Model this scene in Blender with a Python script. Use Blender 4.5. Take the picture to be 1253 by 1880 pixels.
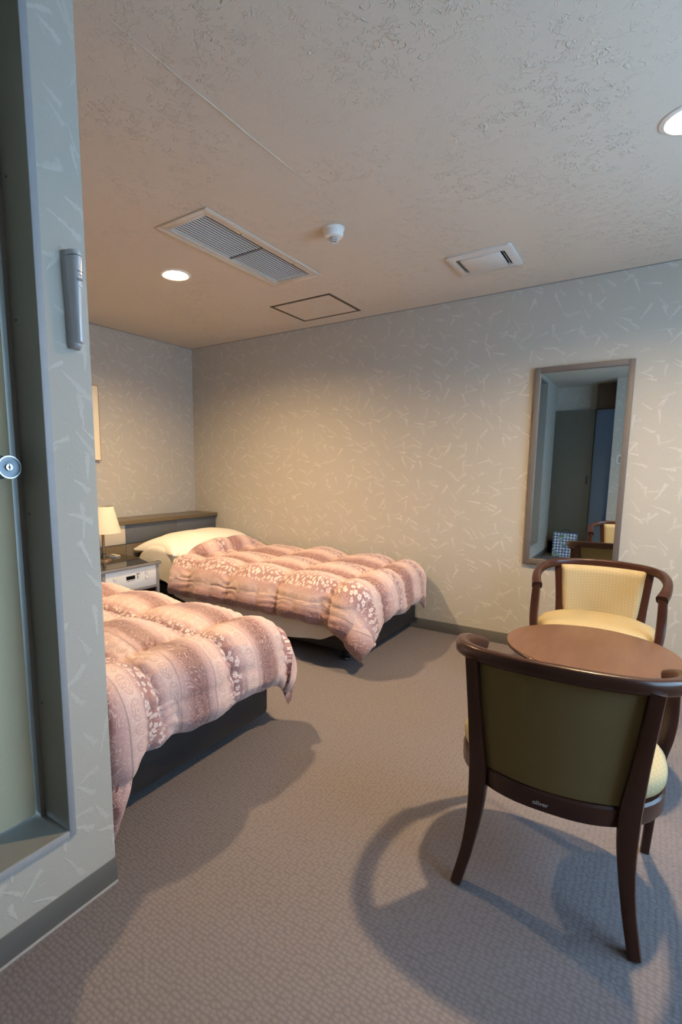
import bpy, bmesh, math, random
from mathutils import Vector, Matrix, noise
random.seed(7)
for o in list(bpy.data.objects): bpy.data.objects.remove(o, do_unlink=True)
SC = bpy.context.scene
COL = SC.collection
PI = math.pi

# ------------------------------------------------------------------ camera
W, HH = 1253.0, 1880.0
F_PX, CX, CY = 932.41, 552.43, 986.56
YAW, PITCH, ROLL = math.radians(34.633), math.radians(-7.7357), math.radians(0.2236)
cam_d = bpy.data.cameras.new('camera')
cam = bpy.data.objects.new('camera', cam_d); COL.objects.link(cam)
fw = Vector((-math.sin(YAW)*math.cos(PITCH), math.cos(YAW)*math.cos(PITCH), math.sin(PITCH)))
rt = fw.cross(Vector((0, 0, 1))).normalized(); up = rt.cross(fw)
r2 = math.cos(ROLL)*rt + math.sin(ROLL)*up; u2 = -math.sin(ROLL)*rt + math.cos(ROLL)*up
m = Matrix((r2, u2, -fw)).transposed().to_4x4(); m.translation = Vector((4.03839, -3.848, 1.28485))
cam.matrix_world = m
cam_d.sensor_fit = 'VERTICAL'; cam_d.sensor_height = 36.0; cam_d.lens = F_PX/HH*36.0
cam_d.shift_x = (W/2-CX)/HH; cam_d.shift_y = (CY-HH/2)/HH
cam_d.clip_start = 0.02
SC.camera = cam

# ------------------------------------------------------------------ light and exposure
SKY_COL, SKY_STR = (0.46, 0.72, 1.0), 11.0
BULB_COL, BULB_STR = (1.0, 0.69, 0.36), 4000.0
SC.view_settings.view_transform = 'Standard'; SC.view_settings.look = 'None'
SC.view_settings.gamma = 1.0; SC.view_settings.exposure = 0.06
SC.view_settings.use_curve_mapping = False
wd = bpy.data.worlds.new('overcast_sky'); SC.world = wd; wd.use_nodes = True
bg = wd.node_tree.nodes['Background']; bg.inputs[0].default_value = (*SKY_COL, 1); bg.inputs[1].default_value = SKY_STR
# window of the room: opening in the wall x = XW
H, XW, YE = 2.5, 5.5, -4.85
WY0, WY1, WZ0, WZ1 = -3.0, -0.85, 0.70, 2.15
pl = bpy.data.lights.new('window_portal', 'AREA'); pl.shape = 'RECTANGLE'; pl.size = WY1-WY0; pl.size_y = WZ1-WZ0
pl.cycles.is_portal = True
po = bpy.data.objects.new('window_portal', pl); COL.objects.link(po)
po.matrix_world = Matrix.Translation((XW+0.10, (WY0+WY1)/2, (WZ0+WZ1)/2)) @ Matrix(((0, 0, 1, 0), (1, 0, 0, 0), (0, 1, 0, 0), (0, 0, 0, 1))) @ Matrix.Rotation(PI, 4, 'Y')

# ------------------------------------------------------------------ helpers
class G:
    """small node graph writer"""
    def __init__(s, name, rough=0.6, col=(0.5, 0.5, 0.5), metal=0.0, spec=0.5):
        s.mat = bpy.data.materials.new(name); s.mat.use_nodes = True
        s.t = s.mat.node_tree; s.b = s.t.nodes['Principled BSDF']
        s.b.inputs['Base Color'].default_value = (*col, 1); s.b.inputs['Roughness'].default_value = rough
        s.b.inputs['Metallic'].default_value = metal; s.b.inputs['Specular IOR Level'].default_value = spec
    def n(s, typ, **kw):
        nd = s.t.nodes.new(typ)
        for k, v in kw.items(): setattr(nd, k, v)
        return nd
    def l(s, a, b): s.t.links.new(a, b)
    def put(s, sock, v):
        if hasattr(v, 'is_output'): s.l(v, sock)
        else: sock.default_value = v
    def m(s, op, a, b=0.0, c=0.0, clamp=False):
        nd = s.n('ShaderNodeMath', operation=op); nd.use_clamp = clamp
        s.put(nd.inputs[0], a); s.put(nd.inputs[1], b); s.put(nd.inputs[2], c)
        return nd.outputs[0]
    def vm(s, op, a, b=(0, 0, 0)):
        nd = s.n('ShaderNodeVectorMath', operation=op); s.put(nd.inputs[0], a)
        if op == 'SCALE': s.put(nd.inputs['Scale'], b)
        else: s.put(nd.inputs[1], b)
        return nd.outputs['Value'] if op in ('LENGTH', 'DOT_PRODUCT', 'DISTANCE') else nd.outputs[0]
    def uv(s): return s.n('ShaderNodeUVMap').outputs[0]
    def obj(s): return s.n('ShaderNodeTexCoord').outputs['Object']
    def sep(s, v):
        nd = s.n('ShaderNodeSeparateXYZ'); s.l(v, nd.inputs[0]); return nd.outputs
    def comb(s, x, y, z=0.0):
        nd = s.n('ShaderNodeCombineXYZ'); s.put(nd.inputs[0], x); s.put(nd.inputs[1], y); s.put(nd.inputs[2], z); return nd.outputs[0]
    def noise(s, v, scale, detail=2.0, rough=0.5, dist=0.0):
        nd = s.n('ShaderNodeTexNoise'); s.l(v, nd.inputs['Vector']); nd.inputs['Scale'].default_value = scale
        nd.inputs['Detail'].default_value = detail; nd.inputs['Roughness'].default_value = rough; nd.inputs['Distortion'].default_value = dist
        return nd.outputs
    def vor(s, v, scale=1.0, rnd=1.0, dim='2D', feature='F1'):
        nd = s.n('ShaderNodeTexVoronoi', voronoi_dimensions=dim, feature=feature); s.l(v, nd.inputs['Vector'])
        nd.inputs['Scale'].default_value = scale; nd.inputs['Randomness'].default_value = rnd
        return nd.outputs
    def ramp(s, f, stops, interp='LINEAR'):
        nd = s.n('ShaderNodeValToRGB'); s.put(nd.inputs[0], f); cr = nd.color_ramp; cr.interpolation = interp
        while len(cr.elements) < len(stops): cr.elements.new(0.5)
        for e, (p, c) in zip(cr.elements, stops): e.position = p; e.color = (*c, 1) if len(c) == 3 else c
        return nd.outputs[0]
    def step(s, v, a, b):  # smooth step from a (0) to b (1)
        nd = s.n('ShaderNodeMapRange', interpolation_type='SMOOTHSTEP'); s.put(nd.inputs[0], v)
        nd.inputs[1].default_value = a; nd.inputs[2].default_value = b
        return nd.outputs[0]
    def mix(s, f, a, b, blend='MIX'):
        nd = s.n('ShaderNodeMix', data_type='RGBA', blend_type=blend)
        s.put(nd.inputs[0], f)
        for k, v in ((6, a), (7, b)):
            if hasattr(v, 'is_output'): s.l(v, nd.inputs[k])
            else: nd.inputs[k].default_value = (*v, 1)
        return nd.outputs[2]
    def color(s, v): s.l(v, s.b.inputs['Base Color'])
    def bump(s, h, strength=0.3, dist=0.002):
        nd = s.n('ShaderNodeBump'); s.l(h, nd.inputs['Height']); nd.inputs['Strength'].default_value = strength
        nd.inputs['Distance'].default_value = dist; s.l(nd.outputs[0], s.b.inputs['Normal'])
    def strokes(s, uv, cell, off, ln, wd, angs):
        """one short brush stroke per random cell: returns a 0..1 mask"""
        nz = s.noise(uv, 9.0, 1.0)[1]
        w = s.vm('ADD', uv, s.vm('SCALE', s.vm('SUBTRACT', nz, (0.5, 0.5, 0.5)), 0.03))
        v = s.vm('ADD', s.vm('SCALE', w, 1.0/cell), (off, off*1.7, 0))
        vo = s.vor(v, 1.0, 0.85); d = s.vm('SUBTRACT', v, vo[2])
        cr = s.sep(vo[1]); dx, dy, _ = s.sep(d)
        a = s.m('ADD', s.m('MULTIPLY', s.m('GREATER_THAN', cr[0], 0.45), angs[1]-angs[0]), angs[0])
        a = s.m('ADD', a, s.m('MULTIPLY', s.m('SUBTRACT', cr[1], 0.5), 0.9))
        ca, sa = s.m('COSINE', a), s.m('SINE', a)
        px = s.m('ADD', s.m('MULTIPLY', dx, ca), s.m('MULTIPLY', dy, sa))
        py = s.m('SUBTRACT', s.m('MULTIPLY', dy, ca), s.m('MULTIPLY', dx, sa))
        L = s.m('MULTIPLY', s.m('ADD', s.m('MULTIPLY', cr[2], 0.6), 0.6), ln/cell)
        t = s.m('DIVIDE', px, L)
        wv = s.m('MULTIPLY', s.m('ADD', s.m('MULTIPLY', t, 0.42), 0.58), wd/cell)
        rag = s.m('MULTIPLY', s.m('SUBTRACT', s.noise(uv, 70.0, 3.0)[0], 0.5), 2.2)
        e = s.m('ADD', s.m('DIVIDE', s.m('ABSOLUTE', py), wv), rag)
        mk = s.m('MULTIPLY', s.step(e, 1.20, 0.25), s.step(s.m('ABSOLUTE', t), 1.0, 0.80))
        mk = s.m('MULTIPLY', mk, s.m('ADD', s.m('MULTIPLY', cr[1], 0.6), 0.4))
        return mk

def plain(name, col, rough=0.5, metal=0.0, spec=0.5, grain=0.0, scale=200.0):
    g = G(name, rough, col, metal, spec)
    nz = g.noise(g.obj(), scale, 3.0)[0]
    v = g.m('ADD', g.m('MULTIPLY', nz, 0.12), 0.94)
    c = g.mix(1.0, col, g.comb(v, v, v), 'MULTIPLY'); g.color(c)
    if grain: g.bump(nz, grain, 0.001)
    return g.mat

M = {}
def wallpaper(name, base, light):
    g = G(name, 0.85, base, spec=0.15); uv = g.uv()
    a = g.strokes(uv, 0.135, 3.1, 0.052, 0.0135, (math.radians(38), math.radians(-38)))
    b = g.strokes(uv, 0.150, 11.7, 0.050, 0.0120, (math.radians(-35), math.radians(88)))
    c = g.strokes(uv, 0.165, 27.3, 0.054, 0.0100, (math.radians(-48), math.radians(8)))
    mk = g.m('MAXIMUM', g.m('MAXIMUM', a, b), c)
    n1 = g.noise(uv, 170.0, 3.0, 0.6); n2 = g.noise(uv, 5.0, 3.0)
    sc = g.step(g.noise(g.vm('MULTIPLY', uv, (1.0, 1.0, 1.0)), 48.0, 3.0, 0.6, 1.2)[0], 0.60, 0.70)
    bcol = g.mix(g.m('MULTIPLY', n2[0], 0.35), base, tuple(x*0.9 for x in base))
    bcol = g.mix(g.m('MULTIPLY', n1[0], 0.25), bcol, tuple(x*0.78 for x in base))
    bcol = g.mix(g.m('MULTIPLY', sc, 0.18), bcol, tuple(x*1.25 for x in base))
    g.color(g.mix(g.m('MULTIPLY', mk, 0.66), bcol, light))
    g.bump(g.m('ADD', g.m('MULTIPLY', mk, 0.8), g.m('ADD', g.m('MULTIPLY', n1[0], 0.5), g.m('MULTIPLY', sc, 0.35))), 0.5, 0.0022)
    return g.mat
M['paper'] = wallpaper('wallpaper', (0.46, 0.435, 0.385), (0.575, 0.555, 0.51))

g = G('ceiling_paper', 0.9, (0.6, 0.56, 0.5), spec=0.1); uv = g.uv()
w1 = g.noise(uv, 26.0, 1.0, 0.5, 1.3)[0]; w2 = g.noise(uv, 38.0, 1.0, 0.5, 1.0)[0]
b1 = g.step(g.m('ABSOLUTE', g.m('SUBTRACT', w1, 0.5)), 0.045, 0.0); b2 = g.step(g.m('ABSOLUTE', g.m('SUBTRACT', w2, 0.5)), 0.05, 0.0)
m1 = g.step(g.noise(uv, 17.0, 1.0)[0], 0.53, 0.60); m2 = g.step(g.noise(uv, 23.0, 1.0)[0], 0.50, 0.44)
patch = g.step(g.noise(uv, 2.6, 2.0)[0], 0.38, 0.62)
hh = g.m('MULTIPLY', g.m('MAXIMUM', g.m('MULTIPLY', b1, m1), g.m('MULTIPLY', g.m('MULTIPLY', b2, m2), 0.6)), g.m('ADD', g.m('MULTIPLY', patch, 0.75), 0.25))
nn = g.noise(uv, 60.0, 4.0, 0.6)[0]
g.color(g.mix(g.noise(uv, 1.4, 3.0)[0], (0.60, 0.555, 0.48), (0.57, 0.525, 0.455)))
g.bump(g.m('ADD', g.m('MULTIPLY', hh, 1.0), g.m('MULTIPLY', nn, 0.28)), 0.62, 0.0055)
M['ceiling'] = g.mat

g = G('carpet_loops', 0.95, (0.25, 0.22, 0.2), spec=0.05); uv = g.uv()
w = g.vm('ADD', uv, g.vm('SCALE', g.vm('SUBTRACT', g.noise(uv, 40.0, 2.0)[1], (0.5, 0.5, 0.5)), 0.006))
vo = g.vor(g.vm('MULTIPLY', w, (1.0, 1.2, 1.0)), 62.0, 0.5)
nf = g.noise(uv, 420.0, 3.0, 0.7)[0]; nb = g.noise(uv, 2.2, 3.0)[0]
loop = g.step(vo[0], 0.72, 0.10)
c0 = g.mix(loop, (0.166, 0.150, 0.157), (0.220, 0.199, 0.208))  # gaps between loops darkened in the colour, as shade in the pile
c0 = g.mix(g.m('MULTIPLY', nf, 0.45), c0, (0.132, 0.119, 0.125))
g.color(g.mix(g.m('MULTIPLY', nb, 0.3), c0, (0.202, 0.182, 0.188)))
g.bump(g.m('ADD', loop, g.m('MULTIPLY', nf, 0.8)), 0.42, 0.004)
M['carpet'] = g.mat

def wood(name, c1, c2, rough=0.28, coat=0.4, scale=(6, 60, 6)):
    g = G(name, rough, c1, spec=0.35); v = g.vm('MULTIPLY', g.obj(), scale)
    nz = g.noise(v, 1.6, 5.0, 0.6, 0.6)[0]
    g.color(g.mix(g.step(nz, 0.35, 0.7), c1, c2)); g.b.inputs['Coat Weight'].default_value = coat
    g.b.inputs['Coat Roughness'].default_value = 0.15; g.bump(nz, 0.06, 0.001)
    return g.mat
M['wood'] = wood('dark_mahogany', (0.036, 0.0105, 0.0055), (0.046, 0.014, 0.0070), 0.33, 0.12)
M['table'] = wood('brown_table_top', (0.125, 0.062, 0.035), (0.145, 0.074, 0.042), 0.40, 0.12, (18, 3, 3))
M['shelf'] = wood('headboard_oak', (0.112, 0.084, 0.048), (0.135, 0.102, 0.060), 0.35, 0.2, (60, 4, 40))

g = G('gold_upholstery', 0.75, (0.5, 0.4, 0.2), spec=0.2); ob = g.obj()
x, y, z = g.sep(ob)
q = g.vor(g.comb(g.m('ADD', x, g.m('MULTIPLY', y, 0.35)), g.m('ADD', z, g.m('MULTIPLY', y, 0.9))), 62.0, 0.0)
dots = g.step(q[0], 0.34, 0.16)
wv = g.noise(g.vm('MULTIPLY', ob, (900, 900, 240)), 1.0, 1.0)[0]
wr = g.noise(ob, 12.0, 3.0)[0]
cc = g.mix(g.m('MULTIPLY', dots, 0.40), (0.42, 0.345, 0.205), (0.57, 0.50, 0.35))
cc = g.mix(g.m('MULTIPLY', wr, 0.35), cc, (0.43, 0.30, 0.115))
g.color(g.mix(g.m('MULTIPLY', wv, 0.3), cc, (0.36, 0.27, 0.13))); g.bump(g.m('ADD', wv, g.m('MULTIPLY', dots, 0.6)), 0.25, 0.001)
M['gold'] = g.mat
g = G('shade_darkened_back_cloth', 0.85, (0.2, 0.15, 0.07), spec=0.15); ob = g.obj()  # rear upholstery: the shade on it is darkened into the cloth colour
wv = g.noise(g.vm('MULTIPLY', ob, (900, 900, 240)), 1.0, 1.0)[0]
g.color(g.mix(wv, (0.130, 0.093, 0.042), (0.175, 0.126, 0.058))); g.bump(wv, 0.2, 0.001); M['shadedback'] = g.mat

# printed duvet cotton: stripes run along the bed (uv.x along, uv.y across, metres)
g = G('duvet_print', 0.55, (0.5, 0.35, 0.33), spec=0.25)
g.b.inputs['Sheen Weight'].default_value = 0.25
uv = g.uv(); u, v, _ = g.sep(uv)
P = 0.42
p = g.m('MULTIPLY', g.m('ABSOLUTE', g.m('SUBTRACT', g.m('FRACT', g.m('DIVIDE', v, P)), 0.5)), 2.0)   # 1 scroll band, 0 flower band
base = g.ramp(p, [(0.0, (0.30, 0.16, 0.16)), (0.14, (0.36, 0.205, 0.205)), (0.27, (0.54, 0.355, 0.34)), (0.40, (0.68, 0.52, 0.48)),
                  (0.58, (0.63, 0.46, 0.43)), (0.70, (0.50, 0.32, 0.31)), (0.84, (0.27, 0.14, 0.135)), (1.0, (0.23, 0.115, 0.11))])
wob = g.vm('ADD', uv, g.vm('SCALE', g.vm('SUBTRACT', g.noise(uv, 14.0, 1.0)[1], (0.5, 0.5, 0.5)), 0.05))
# small blossoms on the flower band
fl = g.vor(wob, 40.0, 0.8); dxy = g.vm('SUBTRACT', g.vm('SCALE', wob, 40.0), g.vm('SCALE', fl[2], 40.0))
fx, fy, _ = g.sep(dxy); fa = g.m('ARCTAN2', fy, fx)
fr_ = g.m('ADD', fl[0], g.m('MULTIPLY', g.m('COSINE', g.m('MULTIPLY', fa, 5.0)), -0.06))
petal = g.m('MULTIPLY', g.step(fr_, 0.36, 0.26), g.step(p, 0.24, 0.16))
core = g.step(fl[0], 0.13, 0.08)
stem = g.m('MULTIPLY', g.step(g.m('ABSOLUTE', g.m('SINE', g.m('MULTIPLY', g.noise(uv, 13.0, 1.0)[0], 46.0))), 0.25, 0.08), g.step(p, 0.30, 0.22))
# round medallions in a row: ring, petals and a centre
q = g.m('MULTIPLY', g.m('SUBTRACT', g.m('FRACT', g.m('DIVIDE', u, 0.056)), 0.5), 0.056)
ay = g.m('MULTIPLY', g.m('SUBTRACT', p, 0.47), 0.21)
rr = g.m('SQRT', g.m('ADD', g.m('MULTIPLY', q, q), g.m('MULTIPLY', ay, ay)))
ang = g.m('ARCTAN2', ay, q)
r5 = g.m('ADD', rr, g.m('MULTIPLY', g.m('COSINE', g.m('MULTIPLY', ang, 5.0)), -0.0028))
ring = g.step(g.m('ABSOLUTE', g.m('SUBTRACT', rr, 0.0225)), 0.0026, 0.0010)
pet = g.step(g.m('ABSOLUTE', g.m('SUBTRACT', r5, 0.0125)), 0.0032, 0.0012)
cen = g.step(rr, 0.0055, 0.0035)
bead = g.m('MULTIPLY', g.step(g.m('ABSOLUTE', g.m('SUBTRACT', rr, 0.0185)), 0.0022, 0.0008), g.step(g.m('SINE', g.m('MULTIPLY', ang, 12.0)), 0.0, 0.5))
med = g.m('MAXIMUM', g.m('MAXIMUM', ring, pet), g.m('MAXIMUM', cen, bead))
# thin piping lines
line = g.step(g.m('ABSOLUTE', g.m('SUBTRACT', p, 0.645)), 0.012, 0.006)
# leafy scrolls on the dark band
n3 = g.noise(wob, 17.0, 2.0, 0.5, 1.6)[0]
scr = g.m('MULTIPLY', g.step(g.m('ABSOLUTE', g.m('SINE', g.m('MULTIPLY', n3, 34.0))), 0.46, 0.22), g.step(p, 0.66, 0.76))
sp = g.vor(uv, 95.0, 0.9); speck = g.m('MULTIPLY', g.step(sp[0], 0.30, 0.18), g.m('MULTIPLY', g.step(p, 0.10, 0.2), g.step(p, 0.9, 0.6)))
c = g.mix(g.m('MULTIPLY', speck, 0.28), base, (0.78, 0.65, 0.62))
c = g.mix(g.m('MULTIPLY', stem, 0.5), c, (0.66, 0.50, 0.48))
c = g.mix(g.m('MULTIPLY', petal, 0.8), c, (0.80, 0.70, 0.68))
c = g.mix(g.m('MULTIPLY', g.m('MULTIPLY', core, petal), 0.7), c, (0.40, 0.22, 0.21))
c = g.mix(g.m('MULTIPLY', med, 0.50), c, (0.44, 0.235, 0.205))
c = g.mix(g.m('MULTIPLY', scr, 0.62), c, (0.63, 0.47, 0.43))
c = g.mix(g.m('MULTIPLY', line, 0.6), c, (0.22, 0.16, 0.16))
g.color(c)
wr = g.noise(uv, 26.0, 3.0, 0.5, 0.4)[0]; g.bump(wr, 0.40, 0.010)
M['duvet'] = g.mat

g = G('white_sheet', 0.8, (0.74, 0.71, 0.66), spec=0.2); ob = g.obj()
g.bump(g.noise(g.vm('MULTIPLY', ob, (1, 1, 0.5)), 9.0, 4.0, 0.55, 0.8)[0], 0.35, 0.012); M['sheet'] = g.mat
M['base'] = plain('charcoal_vinyl', (0.020, 0.019, 0.021), 0.55, grain=0.1)
M['black'] = plain('black_void', (0.006, 0.006, 0.006), 0.9, spec=0.1)
M['caster'] = plain('black_plastic', (0.012, 0.012, 0.013), 0.35)
M['slate'] = plain('slate_panel', (0.085, 0.092, 0.105), 0.55, grain=0.05)
M['cream'] = plain('cream_panel', (0.50, 0.45, 0.36), 0.6)
M['creamframe'] = plain('cream_canvas', (0.74, 0.66, 0.50), 0.7)
M['lampshade'] = plain('lamp_shade_fabric', (0.66, 0.60, 0.47), 0.8, grain=0.1)
M['bronze'] = plain('bronze_stem', (0.30, 0.20, 0.12), 0.35, 0.5)
M['greymetal'] = plain('grey_laminate', (0.205, 0.20, 0.205), 0.45)
M['glass_top'] = plain('dark_glass_top', (0.035, 0.032, 0.030), 0.06)
M['panelwhite'] = plain('control_panel_white', (0.70, 0.72, 0.72), 0.4)
M['button'] = plain('button_white', (0.72, 0.72, 0.70), 0.4)
M['print'] = plain('dark_print', (0.03, 0.03, 0.032), 0.6)
M['greyprint'] = plain('grey_print', (0.22, 0.22, 0.22), 0.6)
M['baseboard'] = plain('grey_baseboard', (0.115, 0.112, 0.105), 0.55)
M['glue'] = plain('pale_glue_line', (0.40, 0.39, 0.37), 0.8)
M['casing'] = plain('grey_casing', (0.30, 0.31, 0.33), 0.5, grain=0.05, scale=60)
M['jamb'] = plain('grey_jamb', (0.22, 0.215, 0.20), 0.6)
M['doorleaf'] = plain('beige_steel_door', (0.62, 0.53, 0.35), 0.32)
M['chrome'] = plain('brushed_steel', (0.10, 0.105, 0.115), 0.34, 1.0)
M['chrome2'] = plain('polished_steel', (0.34, 0.35, 0.36), 0.22, 1.0)
M['silver'] = plain('silver_plastic', (0.54, 0.54, 0.56), 0.32, 0.15)
M['silverdark'] = plain('grey_holder_plastic', (0.36, 0.36, 0.365), 0.5)
M['white'] = plain('white_plastic', (0.74, 0.74, 0.72), 0.35)
M['ventframe'] = plain('ivory_enamel', (0.58, 0.55, 0.49), 0.45)
M['slat'] = plain('vent_slat_grey', (0.52, 0.52, 0.50), 0.45)
M['ventsupply'] = plain('grille_plastic', (0.60, 0.585, 0.55), 0.45)
M['groove'] = plain('bronze_groove', (0.075, 0.055, 0.035), 0.6)
M['mframe'] = plain('taupe_mirror_frame', (0.125, 0.108, 0.100), 0.5)
g = G('mirror_glass', 0.015, (0.80, 0.84, 0.84), 1.0); gz = g.noise(g.obj(), 40.0)[0]
g.color(g.mix(gz, (0.79, 0.83, 0.83), (0.81, 0.85, 0.85))); M['mirror'] = g.mat
M['olive'] = plain('olive_wardrobe', (0.115, 0.11, 0.085), 0.6)
M['daylitdoor'] = plain('daylight_tinted_door', (0.15, 0.26, 0.47), 0.55)  # the blue of daylight on this door is put into its colour
M['brownpanel'] = plain('brown_transom', (0.085, 0.06, 0.04), 0.6)
M['reflector'] = plain('white_reflector', (0.80, 0.78, 0.74), 0.3)
M['plateivory'] = plain('ivory_switch', (0.62, 0.60, 0.54), 0.4)
g = G('lamp_bulb', 0.4); gz = g.noise(g.obj(), 5.0)[0]
g.b.inputs['Emission Color'].default_value = (*BULB_COL, 1); g.b.inputs['Emission Strength'].default_value = BULB_STR
g.color(g.mix(gz, (0.9, 0.88, 0.85), (0.95, 0.93, 0.9))); M['bulb'] = g.mat
g = G('window_glass', 0.02); nd = g.n('ShaderNodeBsdfTransparent'); mx = g.n('ShaderNodeMixShader'); mx.inputs[0].default_value = 0.06
nd.inputs[0].default_value = (0.97, 0.99, 1, 1)
g.l(nd.outputs[0], mx.inputs[1]); gl = g.n('ShaderNodeBsdfGlossy'); gl.inputs['Roughness'].default_value = 0.02
g.l(gl.outputs[0], mx.inputs[2]); g.l(mx.outputs[0], g.t.nodes['Material Output'].inputs[0]); M['pane'] = g.mat
g = G('paper_bag_print', 0.5); uv = g.uv()
ck = g.vor(uv, 24.0, 0.0); dd = g.step(ck[0], 0.44, 0.36)
blob = g.step(g.noise(uv, 7.0, 2.0, 0.5, 1.0)[0], 0.50, 0.56)
leaf = g.mix(g.step(g.noise(uv, 22.0, 2.0, 0.5, 2.0)[0], 0.45, 0.6), (0.06, 0.16, 0.24), (0.45, 0.60, 0.45))
g.color(g.mix(blob, g.mix(dd, (0.02, 0.08, 0.30), (0.72, 0.80, 0.86)), leaf)); M['bag'] = g.mat

# ---- geometry
def uv_box(bm):
    ul = bm.loops.layers.uv.verify()
    for f in bm.faces:
        n = f.normal; ax = max(range(3), key=lambda i: abs(n[i]))
        for lp in f.loops:
            c = lp.vert.co
            lp[ul].uv = (c.y, c.z) if ax == 0 else ((c.x, c.z) if ax == 1 else (c.x, c.y))

def obj(name, bm, mat, parent=None, smooth=35, uv=True, fix=True):
    if fix: bmesh.ops.recalc_face_normals(bm, faces=bm.faces)
    bm.normal_update()
    if uv: uv_box(bm)
    me = bpy.data.meshes.new(name); bm.to_mesh(me); bm.free()
    me.materials.append(M[mat] if isinstance(mat, str) else mat)
    if smooth:
        for p_ in me.polygons: p_.use_smooth = True
        me.set_sharp_from_angle(angle=math.radians(smooth))
    o = bpy.data.objects.new(name, me); COL.objects.link(o)
    if parent is not None: o.parent = parent
    return o

def box(bm, x0, x1, y0, y1, z0, z1, bev=0.0, seg=2):
    vs = [bm.verts.new((x, y, z)) for x in (x0, x1) for y in (y0, y1) for z in (z0, z1)]
    fs = [bm.faces.new([vs[i] for i in q]) for q in ((0, 1, 3, 2), (4, 6, 7, 5), (0, 4, 5, 1), (2, 3, 7, 6), (0, 2, 6, 4), (1, 5, 7, 3))]
    if bev:
        es = list({e for f in fs for e in f.edges})
        bmesh.ops.bevel(bm, geom=es, offset=bev, segments=seg, profile=0.5, affect='EDGES')
    return bm
def boxes(*bs, bev=0.0):
    bm = bmesh.new()
    for b in bs: box(bm, *b, bev=bev)
    return bm
def lathe(pts, n=32, cap=True, bm=None, M4=None):
    bm = bm or bmesh.new(); rings = []
    for r, z in pts:
        if r < 1e-6: rings.append([bm.verts.new((0, 0, z))])
        else: rings.append([bm.verts.new((r*math.cos(2*PI*i/n), r*math.sin(2*PI*i/n), z)) for i in range(n)])
    for a, b in zip(rings, rings[1:]):
        if len(a) == 1 and len(b) == 1: continue
        for i in range(n):
            j = (i+1) % n
            if len(a) == 1: bm.faces.new((a[0], b[i], b[j]))
            elif len(b) == 1: bm.faces.new((a[i], a[j], b[0]))
            else: bm.faces.new((a[i], a[j], b[j], b[i]))
    if cap:
        for r_ in (rings[0], rings[-1]):
            if len(r_) > 1: bm.faces.new(r_)
    if M4 is not None: bmesh.ops.transform(bm, matrix=M4, verts=bm.verts)
    return bm
def catmull(pts, n):
    out = []; P_ = [Vector(p) for p in pts]; K = len(P_)-1
    for k in range(n+1):
        t = k/n*K; i = min(int(t), K-1); f = t-i
        a = P_[max(i-1, 0)]; b = P_[i]; c_ = P_[i+1]; d = P_[min(i+2, K)]
        out.append(0.5*((2*b)+(c_-a)*f+(2*a-5*b+4*c_-d)*f*f+(3*b-a-3*c_+d)*f**3))
    return out
def sweep(path, size, upv=(0, 0, 1), n=12, expo=4.0, bm=None):
    """superelliptic section swept along a path; size: list of (side, up) half sizes"""
    bm = bm or bmesh.new(); rings = []; K = len(path)
    for k, p_ in enumerate(path):
        t = (path[min(k+1, K-1)]-path[max(k-1, 0)]).normalized()
        s_ = t.cross(Vector(upv)).normalized(); w_ = s_.cross(t)
        a, b = size(k/(K-1)); ring = []
        for i in range(n):
            th = 2*PI*(i+0.5)/n; c_, d_ = math.cos(th), math.sin(th)
            ring.append(bm.verts.new(p_ + s_*a*math.copysign(abs(c_)**(2/expo), c_) + w_*b*math.copysign(abs(d_)**(2/expo), d_)))
        rings.append(ring)
    for a, b in zip(rings, rings[1:]):
        for i in range(n): bm.faces.new((a[i], a[(i+1) % n], b[(i+1) % n], b[i]))
    bm.faces.new(rings[0]); bm.faces.new(rings[-1])
    return bm
def thing(name, label, cat, loc=(0, 0, 0), rz=0.0, group=None):
    o = bpy.data.objects.new(name, None); COL.objects.link(o); o.location = loc; o.rotation_euler = (0, 0, rz)
    o.empty_display_size = 0.1
    return tag(o, label, cat, group)
def tag(o, label, cat, group=None):
    o['label'] = label; o['category'] = cat
    if group: o['group'] = group
    return o
def struct(o, label=None):
    o['kind'] = 'structure'
    if label: o['label'] = label
    return o
def copy_tree(o, parent=None):
    c_ = o.copy(); COL.objects.link(c_); c_.parent = parent
    for ch in list(o.children): copy_tree(ch, c_)
    return c_
def text_mesh(name, body, size, mat, parent, M4, bold=0.0):
    cu = bpy.data.curves.new(name, 'FONT'); cu.body = body; cu.size = size; cu.align_x = 'CENTER'; cu.align_y = 'CENTER'
    cu.extrude = 0.0002; cu.offset = bold
    t = bpy.data.objects.new(name, cu); COL.objects.link(t)
    dg = bpy.context.evaluated_depsgraph_get(); me = bpy.data.meshes.new_from_object(t.evaluated_get(dg))
    bpy.data.objects.remove(t, do_unlink=True); me.name = name; me.materials.clear(); me.materials.append(M[mat]); me.transform(M4)
    o = bpy.data.objects.new(name, me); COL.objects.link(o); o.parent = parent
    return o

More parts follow.
